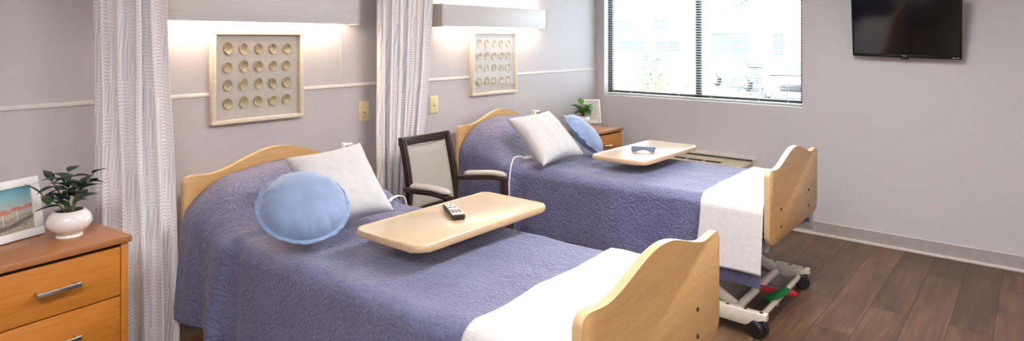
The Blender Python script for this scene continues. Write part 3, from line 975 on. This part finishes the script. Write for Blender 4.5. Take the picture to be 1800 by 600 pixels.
# ------------------------------------------------------------------ bed controls on the headboards, cords
def bed_control(loc, rz, label, first=[None]):
    if first[0]: return dup(first[0], loc, rz, label)
    t = thing('bed_control', label, 'remote', loc, rz, 'bed hand controls')
    obj('housing', 'white_plastic', lambda b: box(b, -.032, .032, -.034, -.016, -.10, .035, .008, 3), t)
    obj('panel', 'grey_metal', lambda b: box(b, -.025, .025, -.0355, -.0335, -.06, .028, .001), t)
    for z in (.014, -.012, -.038):
        for x in (-.013, .013): obj('button', 'remote_black', lambda b: box(b, x-.007, x+.007, -.0375, -.0352, z-.006, z+.006, .0008), t)
    obj('hook', 'white_plastic', lambda b: (box(b, -.012, .012, -.022, .022, .028, .034, .002), box(b, -.012, .012, .016, .022, -.02, .034, .002)), t)
    first[0] = t
    return t
bed_control((-3.068, -.263, .874), math.radians(1.5), 'white bed hand control hooked over the near headboard, above the white pillow')
bed_control((-1.113, -.112, .880), math.radians(1.1), 'white bed hand control hooked over the far headboard, above the white pillow')

t = thing('call_cord', 'white call cord with a plug end hanging over the side of the far bed', 'cord', (-1.940, -.645, .708))
def cpts(*ps): return [Vector(p) for p in ps]
def smooth_path(ps, k=8):
    out = []
    for i in range(len(ps)-1):
        p0, p1, p2, p3 = ps[max(i-1, 0)], ps[i], ps[i+1], ps[min(i+2, len(ps)-1)]
        for j in range(k):
            u = j/k
            out.append(.5*((2*p1) + (p2-p0)*u + (2*p0-5*p1+4*p2-p3)*u*u + (3*p1-p0-3*p2+p3)*u**3))
    out.append(ps[-1]); return out
obj('cord', 'white_plastic', lambda b: tube(b, smooth_path(cpts((.005, -.02, .0), (-.045, .0, .015), (-.10, .0, -.005), (-.155, -.02, -.10), (-.172, -.03, -.20), (-.168, -.03, -.27))), .0045, 10), t, 180)
obj('plug', 'white_plastic', lambda b: tube(b, [(.0, -.015, .0), (.02, -.035, .003), (.035, -.05, .002), (.045, -.058, -.002)], .014, 12, [.5, .9, 1.0, .7]), t, 60)

cc = thing('cable', 'white cable lying over the right edge of the near bed beside the pillow', 'cable', (-3.07, -.70, .66))
obj('cord', 'white_plastic', lambda b: bar(b, smooth_path(cpts((-.06, -.03, .004), (-.01, .01, .006), (.05, .02, .006), (.078, .01, -.02), (.088, .0, -.12))), .018, .006, (0, 1, 0), .002), cc, 60)

# ------------------------------------------------------------------ armchair between the beds
ch = thing('armchair', 'dark wood armchair with beige padded back and grey armrests between the beds', 'chair', (-2.575, -.62, 0), math.radians(2))
BX = .192
def post(s):
    return [(s*.195, .10, 0), (s*.195, .14, .25), (s*.195, .165, .44), (s*.193, .155, .62), (s*.190, .183, .77), (s*.188, .220, .902)]
for s in (-1, 1):
    obj('back_leg', 'walnut', lambda b: bar(b, smooth_path([Vector(p) for p in post(s)], 5), .030, .042, (1, 0, 0), .006), ch, 50)
obj('top_rail', 'walnut', lambda b: bar(b, smooth_path([Vector(p) for p in ((-.203, .221, .892), (-.1, .233, .889), (0, .237, .888), (.1, .233, .889), (.203, .221, .892))], 5), .050, .028, (0, .12, 1), .006), ch, 50)
def padback(b):
    n, m = 24, 26; gs = []
    for sd in (-1, 1):
        g = []
        for j in range(m+1):
            v = j/m; z = .50 + .363*v
            yb = .150 + .075*v**1.3
            row = []
            for i in range(n+1):
                u = -1+2*i/n
                puff = .020*((1-u**4)*(1-(2*v-1)**4))**.5
                bow = .012*(1-u*u)
                row.append(b.verts.new((u*.176, yb + bow + sd*puff - (.004 if sd < 0 else -.004), z + .02*(u*u-.5)*(v > .9))))
            g.append(row)
        gs.append(g)
    for g in gs:
        for j in range(m):
            for i in range(n): b.faces.new((g[j][i], g[j][i+1], g[j+1][i+1], g[j+1][i]))
    A, B = gs
    for i in range(n):
        b.faces.new((A[0][i], A[0][i+1], B[0][i+1], B[0][i])); b.faces.new((A[m][i], A[m][i+1], B[m][i+1], B[m][i]))
    for j in range(m):
        b.faces.new((A[j][0], A[j+1][0], B[j+1][0], B[j][0])); b.faces.new((A[j][n], A[j+1][n], B[j+1][n], B[j][n]))
obj('backrest', 'upholstery', padback, ch, 60)
obj('lower_rail', 'walnut', lambda b: box(b, -.18, .18, .145, .165, .47, .50, .004), ch)
obj('seat', 'seat_cloth', lambda b: box(b, -.225, .225, -.30, .15, .40, .475, .025, 4), ch)
def srail(b):
    box(b, -.215, .215, -.30, -.275, .33, .41, .004); box(b, -.215, .215, .12, .145, .33, .41, .004)
    for s in (-1, 1): box(b, s*.222-.011, s*.222+.011, -.28, .14, .33, .41, .004)
obj('seat_rails', 'walnut', srail, ch)
for s in (-1, 1):
    xa, xf = s*.205, (.300 if s > 0 else -.238)
    yf = -.175 if s > 0 else -.215
    obj('arm', 'walnut', lambda b: bar(b, smooth_path([Vector(p) for p in ((xa, .165, .625), (s*.235 if s > 0 else -.232, .06, .632), (xf*.97, -.08, .640), (xf, yf, .632))], 6), .042, .026, (1, 0, 0), .008), ch, 50)
    def pad(b):
        pts = smooth_path([Vector(p) for p in ((s*.222, .095, .655), (s*.245 if s > 0 else -.235, .03, .663), (xf*.97, -.08, .668), (xf, yf+.004, .662))], 8)
        n = len(pts)
        sc = [min(1, (.45 + 2.2*min(i, n-1-i)/n*2)) for i in range(n)]
        sweep(b, pts, [(a*1.5, c*.85) for a, c in circ(.020, 16)], (1, 0, 0), True, sc)
    obj('arm_pad', 'arm_pad', pad, ch, 180)
    obj('front_leg', 'walnut', lambda b: bar(b, [(xf, yf+.02, .635), (xf*.96, yf, .42), (xf*.9, yf-.01, .25), (xf*.9, yf-.012, 0)], .034, .040, (1, 0, 0), .006), ch, 50)

# ------------------------------------------------------------------ bedside chests
def chest(loc, rotz, label, curved=False, w=.50):
    """origin: floor point below the top's front right corner; body extends to -x and +y"""
    t = thing('bedside_chest', label, 'dresser', loc, rotz, 'three drawer bedside chests')
    d, h = .455, .75
    obj('top', ['cherry_top'], lambda b: box(b, -w, 0, 0, d, h-.024, h, .003), t)
    def body(b):
        for x in (-w+.012, -.036): box(b, x, x+.024, .010, d-.005, .0, h-.0245, .001)
        box(b, -w+.036, -.036, d-.02, d-.005, .02, h-.0245)
        box(b, -w+.036, -.036, .03, d-.02, .03, .05)
        box(b, -w+.036, -.036, .03, .045, .0, .09)
    obj('carcass', 'cherry', body, t)
    obj('inner_back', 'shadow', lambda b: box(b, -w+.0365, -.0365, .032, .036, .09, h-.025), t)  # dark sheet just behind the drawers, painted shade for the joints
    for z0, z1 in ((.531, .712), (.336, .526), (.095, .331)):
        dr = obj('drawer', 'cherry', lambda b: box(b, -w+.039, -.039, .010, .030, z0, z1, .0015), t)
        zc = z0 + (z1-z0)*.52
        def hd(b):
            if curved:
                pts = smooth_path([Vector(p) for p in ((-w/2-.055, .010, zc), (-w/2-.045, -.010, zc), (-w/2, -.022, zc), (-w/2+.045, -.010, zc), (-w/2+.055, .010, zc))], 6)
                sweep(b, pts, [(a, c*1.6) for a, c in circ(.006, 12)], (0, 1, 0))
            else:
                box(b, -w/2-.068, -w/2+.068, -.026, -.016, zc-.0075, zc+.0075, .0015)
                for x in (-.060, .060): box(b, -w/2+x-.006, -w/2+x+.006, -.018, .010, zc-.0065, zc+.0065, .001)
        obj('handle', 'chrome' if curved else 'steel', hd, dr, 50)
    return t
chest((-4.295, -.627, 0), math.radians(6), 'cherry wood bedside chest cut by the left picture edge, with bar handles')
chest((-.497, -.583, 0), math.radians(-1), 'cherry wood bedside chest in the corner by the window', True, .46)

# ------------------------------------------------------------------ potted plants
def leaf(b, base, direction, up, ln, wd, curl):
    d = Vector(direction).normalized(); u = Vector(up); s = d.cross(u).normalized(); u = s.cross(d).normalized()
    n = 7; rows = []
    for i in range(n+1):
        t_ = i/n
        wv = wd*math.sin(PI*min(1, t_**.75))*(1 if i < n else 0)
        c = Vector(base) + d*(ln*t_) - u*(curl*ln*t_*t_)
        if i in (0, n): rows.append([b.verts.new(c)])
        else: rows.append([b.verts.new(c - s*wv + u*wv*.28), b.verts.new(c), b.verts.new(c + s*wv + u*wv*.28)])
    for a, c in zip(rows, rows[1:]):
        if len(a) == 1: b.faces.new((a[0], c[0], c[1])); b.faces.new((a[0], c[1], c[2]))
        elif len(c) == 1: b.faces.new((a[0], c[0], a[1])); b.faces.new((a[1], c[0], a[2]))
        else: b.faces.new((a[0], c[0], c[1], a[1])); b.faces.new((a[1], c[1], c[2], a[2]))
def plant(label, loc, k, lmat, seed, stems, lk=1.0):
    t = thing('potted_plant', label, 'plant', loc, 0, 'potted plants on the chests')
    pr_ = [(0, 0), (.043, 0), (.045, .003), (.043, .010), (.037, .014), (.052, .022), (.067, .036), (.0745, .053), (.0735, .068), (.066, .084), (.056, .095), (.0495, .1005), (.046, .1005), (.050, .094), (.058, .082), (.060, .07)]
    obj('pot', 'ceramic', lambda b: lathe(b, [(r*k, z*k) for r, z in pr_], 48), t, 60)
    obj('soil', 'soil', lambda b: lathe(b, [(0, .094*k), (.02*k, .095*k), (.0485*k, .0925*k), (.0485*k, .088*k)], 24), t)
    rnd = random.Random(seed)
    tips = []
    def st(b):
        for az, lean, hgt in stems:
            dx, dy = math.cos(az)*lean, math.sin(az)*lean
            ps = [Vector((dx*.12*k, dy*.12*k, .088*k)), Vector((dx*.45*k, dy*.45*k, (.09+hgt*.5)*k)), Vector((dx*k, dy*k, (.09+hgt)*k))]
            pp = smooth_path(ps, 5); tips.append((pp, az))
            tube(b, pp, .0026*k, 7)
    obj('stems', 'stem', st, t, 180)
    def lv(b):
        for pp, az in tips:
            n = len(pp)
            for q in range(6):
                p = pp[min(n-1, int(n*(.45+.55*q/5)))]
                a = az + q*2.4 + rnd.uniform(-.4, .4)
                el = rnd.uniform(-.1, .75) if q < 5 else rnd.uniform(.3, 1.0)
                d = (math.cos(a)*math.cos(el), math.sin(a)*math.cos(el), math.sin(el))
                leaf(b, p, d, (0, 0, 1), rnd.uniform(.055, .08)*k*lk, rnd.uniform(.016, .021)*k*lk, rnd.uniform(.15, .45))
    o = obj('leaves', lmat, lv, t, 180)
    md = o.modifiers.new('thickness', 'SOLIDIFY'); md.thickness = .0008
    return t
STEMS = [(0.3, .055, .10), (1.4, .03, .15), (2.4, .06, .12), (3.3, .09, .085), (4.2, .05, .13), (5.2, .045, .10), (6.0, .075, .14)]
plant('dark leaved plant in a squat white pot on the near chest', (-4.455, -.462, .75), 1.0, 'leaf', 11, STEMS)
plant('small bright green plant in a white pot on the far chest', (-.632, -.262, .75), .86, 'leaf_bright', 23, [(0.3, .04, .07), (1.6, .02, .12), (2.6, .04, .09), (3.6, .06, .06), (4.6, .04, .09), (5.6, .05, .08)], 1.5)

# ------------------------------------------------------------------ photo frames
def photo_frame(label, loc, rotz, w, h, fw, lean, beach):
    t = thing('photo_frame', label, 'picture frame', loc, rotz, 'framed prints on the chests')
    t.rotation_euler = (-lean, 0, rotz)
    def fr(b):
        for x0, x1, z0, z1 in ((-w, 0, h-fw, h), (-w, 0, 0, fw), (-w, -w+fw, fw, h-fw), (-fw, 0, fw, h-fw)):
            box(b, x0, x1, -.010, .012, z0, z1, .003)
    obj('frame', 'frame_white', fr, t)
    px0, px1, pz0, pz1 = -w+fw, -fw, fw, h-fw
    if beach:
        pw, ph = px1-px0, pz1-pz0
        pic = obj('print', 'sky_print', lambda b: box(b, px0, px1, .000, .008, pz0, pz1), t)
        def poly(b, pts, y, mi=0):
            b.faces.new([b.verts.new((px0+pw*u, y, pz0+ph*v)) for u, v in pts])
        obj('sand', 'sand_print', lambda b: poly(b, [(0, 0), (1, 0), (1, .40), (.85, .385), (.6, .34), (.3, .30), (0, .30)], -.0004), pic)
        obj('shade_band', 'wave_print', lambda b: poly(b, [(0, .10), (.2, .10), (.5, .15), (.72, .24), (1, .33), (1, .24), (.85, .20), (.6, .10), (.3, .035), (0, .02)], -.0007), pic)
        def um(b):
            for cx, cz, r in ((.14, .36, .15), (.47, .43, .15), (.72, .475, .125), (.93, .50, .11)):
                top = [(cx + r*math.cos(a), cz + r*.75*math.sin(a)*(1.0 if abs(math.cos(a)) > .3 else 1.05)) for a in [PI*i/12 for i in range(13)]]
                scal = [(cx - r + 2*r*i/6, cz + (.012 if i % 2 else -.012)) for i in range(1, 6)]
                poly(b, top + scal, -.0010)
        obj('parasols', 'coral_print', um, pic)
        def poles(b):
            for cx, cz in ((.14, .36), (.47, .43), (.72, .475)):
                poly(b, [(cx-.008, cz-.22), (cx+.008, cz-.22), (cx+.008, cz), (cx-.008, cz)], -.0009)
        obj('poles', 'frame_white', poles, pic)
        text_mesh('lettering', 'MET STUDIO', .0135, 'print_black', pic, (px0+pw*.63, -.0012, pz0+ph*.145), (PI/2, 0, 0), .0001, 1.35)
        text_mesh('lettering', 'SUMMER BY THE SEA', .0048, 'print_black', pic, (px0+pw*.42, -.0006, pz0+ph*.93), (PI/2, 0, 0), .0001, 1.2)
    else:
        pic = obj('print', 'frame_white', lambda b: box(b, px0, px1, .002, .008, pz0, pz1), t)
        obj('art', 'mat_cream', lambda b: box(b, px0+.018, px1-.018, .0005, .0022, pz0+.02, pz1-.025), pic)
    obj('glass', 'picture_glass', lambda b: box(b, px0, px1, -.0045, -.003, pz0, pz1), t)
    obj('easel_back', 'print_black', lambda b: bar(b, [(-w/2, .013, h*.8), (-w/2, .013+math.sin(lean)*h*1.35, (.013+math.sin(lean)*h*1.35)*math.tan(lean)+.003)], .05, .003, (1, 0, 0), .001), t)
    return t
photo_frame('white framed beach print with coral parasols on the near chest', (-4.507, -.349, .752), math.radians(18.6), .255, .222, .030, math.radians(11), True)
photo_frame('white framed cream print behind the plant on the far chest', (-.403, -.305, .752), math.radians(-32), .155, .212, .016, math.radians(9), False)

# ------------------------------------------------------------------ television
tv = thing('television', 'black flat television tilted down on the window wall right of the window', 'television', (-.065, -2.567, 1.369))
tv.rotation_euler = (math.radians(1.6), math.radians(-16), math.radians(-90))
tv.rotation_mode = 'XYZ'
mtx = Matrix.Translation((-.065, -2.567, 1.369)) @ Matrix.Rotation(math.radians(-90), 4, 'Z') @ Matrix.Rotation(math.radians(1.5), 4, 'Y') @ Matrix.Rotation(math.radians(15), 4, 'X')
tv.matrix_world = mtx      # local x: along the screen to the right, -y: out of the screen, z up
tw, thh = .654, .455
def tvb(b):
    for x0, x1, z0, z1 in ((-tw/2, tw/2, 0, .020), (-tw/2, tw/2, thh-.013, thh), (-tw/2, -tw/2+.011, .02, thh-.013), (tw/2-.011, tw/2, .02, thh-.013)):
        box(b, x0, x1, -.008, .012, z0, z1, .002)
    box(b, -tw/2+.01, tw/2-.01, .004, .034, .012, thh-.01, .006)
obj('bezel', 'tv_black', tvb, tv)
obj('screen', 'screen', lambda b: box(b, -tw/2+.011, tw/2-.011, -.004, .003, .020, thh-.013), tv)
obj('sensor_tab', 'tv_black', lambda b: box(b, -.024, .024, -.010, .010, -.011, .004, .004), tv)
text_mesh('logo', 'TCL', .013, 'print_white', tv, (0, -.0085, .011), (PI/2, 0, 0))
text_mesh('badge', 'Roku TV', .0105, 'print_white', tv, (tw/2-.034, -.0085, .010), (PI/2, 0, 0))
obj('wall_arm', 'rubber', lambda b: (box(b, -.10, .10, .033, .050, .12, .30, .004), bar(b, [(0, .045, .22), (0, .115, .17)], .06, .05, (1, 0, 0))), tv)

# ------------------------------------------------------------------ heating unit under the window
hu = thing('heating_unit', 'beige slotted heating unit below the window beyond the far bed', 'heater', (0, -1.06, 0))
def hub(b):
    box(b, -.300, -.024, -.445, .445, .0, .486, .006)
obj('cabinet', 'beige_unit', hub, hu)
def hut(b):
    box(b, -.312, -.024, -.450, -.26, .486, .502, .002)
    box(b, -.312, -.265, -.26, .445, .486, .502, .002); box(b, -.185, -.024, -.26, .445, .486, .502, .002)
    for y in (-.115, .03, .175, .32): box(b, -.27, -.18, y-.006, y+.006, .486, .502, .001)
obj('top_grille', 'beige_unit', hut, hu)
obj('slot', 'dark_slot', lambda b: box(b, -.266, -.184, -.26, .445, .4865, .5005), hu)  # dark block filling the grille openings, shade put into the colour
obj('gap', 'dark_slot', lambda b: box(b, -.0262, -.0200, -.44, .44, .48, .5125), hu)  # dark strip painted as the shadow line along the wall side
obj('wall_sleeve', 'trim', lambda b: (box(b, -.022, -.0002, -.455, .46, .10, .512, .002), box(b, -.012, -.0002, -.47, .47, .5125, .543, .004)), hu)

# wall bumper by the far headboard
wb = thing('wall_bumper', 'cream wall block with a maple top behind the armchair, left of the far headboard', 'wall block', (-1.985, 0, .47))
obj('block', 'cream_metal', lambda b: box(b, -.045, .045, -.055, -.004, 0, .135, .006), wb)
obj('cap', 'maple', lambda b: box(b, -.048, .048, -.058, -.004, .135, .165, .004), wb)

# ------------------------------------------------------------------ outside, seen through the blind
GZ = -.65
struct(obj('ground', 'asphalt', lambda b: box(b, 1.0, 90, -60, 60, GZ-.1, GZ)))
def house(name, label, x, y0, y1, eave, peak, wins, gable):
    t = thing(name, label, 'house', (x, (y0+y1)/2, GZ), 0, 'houses across the street')
    hw = (y1-y0)/2
    if gable:
        obj('walls', 'siding', lambda b: prism(b, [(-hw, 0), (hw, 0), (hw, eave), (0, peak), (-hw, eave)], 0, 8, 'x'), t)
        obj('roof', 'roofing', lambda b: (bar(b, [(4, -hw-.4, eave-.15), (4, 0, peak+.15)], 8.6, .15, (1, 0, 0), .02), bar(b, [(4, hw+.4, eave-.15), (4, 0, peak+.15)], 8.6, .15, (1, 0, 0), .02)), t)
    else:
        obj('walls', 'siding', lambda b: box(b, 0, 8, -hw, hw, 0, eave), t)
        obj('roof', 'roofing', lambda b: prism(b, [(-.5, eave), (8.5, eave), (4, peak)], -hw-.4, hw+.4, 'y'), t)
    for (wy, wz, ww, wh) in wins:
        f = obj('window', 'siding', lambda b: [box(b, -.08, .02, wy+a0, wy+a1, wz+c0, wz+c1) for a0, a1, c0, c1 in ((-.1, 0, -.1, wh+.1), (ww, ww+.1, -.1, wh+.1), (0, ww, -.1, 0), (0, ww, wh, wh+.1), (ww/2-.03, ww/2+.03, 0, wh))], t)
        obj('pane', 'far_glass', lambda b: box(b, -.03, .01, wy, wy+ww, wz, wz+wh), f)
    return t
house('house', 'pale long house seen through the left half of the window', 46, 15.0, 33.0, 5.6, 8, [(-2.3, 3.0, 1.2, .8), (1.3, 3.0, 1.2, .8), (-3.5, 1.1, 2.2, .8), (-.3, 1.1, 2.6, .8), (4.0, 1.1, 2.0, .8)], False)
house('house', 'pale gabled house seen through the right half of the window', 34, 4.4, 13.8, 2.9, 5.2, [(1.3, 1.2, 2.4, 1.25), (-.75, 1.1, .6, 1.3), (-3.2, 1.1, 1.0, 1.3)], True)
def car(label, mat, loc, rz, k=1.0):
    t = thing('parked_car', label, 'car', loc, rz, 'cars parked outside')
    side = [(-2.1, .35), (-2.15, .75), (-1.3, .95), (-.75, 1.42), (.7, 1.45), (1.5, 1.0), (2.1, .92), (2.15, .4)]
    def body(b): prism(b, [(x, z) for x, z in side], -.85, .85, 'y', .10, seg=3)
    obj('body', mat, body, t, 40)
    obj('windows', 'car_glass', lambda b: (prism(b, [(-1.08, .98), (-.68, 1.36), (.62, 1.38), (1.2, 1.02)], -.86, .86, 'y'), prism(b, [(-1.33, .98), (-.80, 1.40), (-.76, 1.36), (-1.28, .96)], -.68, .68, 'y')), t)
    for x in (-1.35, 1.35):
        for s in (-1, 1):
            w_ = obj('wheel', 'rubber', lambda b: lathe(b, [(0, -.1), (.26, -.1), (.32, -.06), (.32, .06), (.26, .1), (0, .1)], 24), t, 40, loc=(x, s*.78, .32), rot=(PI/2, 0, 0))
            obj('hubcap', 'steel', lambda b: lathe(b, [(.19, .1), (.17, .115), (0, .115)], 20), w_, loc=(0, 0, 0), rot=(0 if s < 0 else PI, 0, 0))
    obj('headlights', 'print_white', lambda b: [box(b, -2.17, -2.0, s*.62-.14, s*.62+.14, .62, .76, .03) for s in (-1, 1)], t)
    obj('grille', 'rubber', lambda b: box(b, -2.17, -2.05, -.42, .42, .50, .72, .02), t)
    return t
car('blue grey car parked outside the right half of the window', 'car_paint', (22.4, 6.4, GZ), math.radians(48))
car('red car parked outside near the right end of the window', 'car_red', (17.4, 3.25, GZ), math.radians(20))
def bush(label, loc, r, h, n, seed):
    rnd = random.Random(seed)
    t = thing('shrub', label, 'shrub', loc, 0, 'shrubs outside the window')
    def lv(b):
        for _ in range(n):
            a = rnd.uniform(0, 2*PI); zz = rnd.random()
            rr = r*math.sqrt(rnd.random())*(.55+.45*math.sin(PI*(.12+.85*zz)))
            p = (rr*math.cos(a), rr*math.sin(a), .12*h + zz*h*.88)
            d = (rnd.uniform(-1, 1), rnd.uniform(-1, 1), rnd.uniform(-.2, 1))
            leaf(b, p, d, (.1, .2, 1), r*.20, r*.06, .2)
    obj('foliage', 'shrub', lv, t, 180)
    def br(b):
        for k in range(7):
            a = k*.9
            tube(b, [(0, 0, 0), (r*.2*math.cos(a), r*.2*math.sin(a), h*.4), (r*.5*math.cos(a), r*.5*math.sin(a), h*.8)], .02*h, 6, [1, .7, .4])
    obj('stems', 'stem', br, t)
    return t
bush('tall loose shrub outside the left half of the window', (4.4, 1.69, GZ), .36, 1.9, 380, 2)
bush('low shrub outside, in front of the blue grey car', (4.4, .27, GZ), .30, 1.42, 200, 3)
bush('low shrub outside at the right end of the window', (4.4, -.32, GZ), .30, 1.48, 200, 4)
bush('low shrub outside beside the window post', (4.4, 1.12, GZ), .20, 1.42, 140, 5)
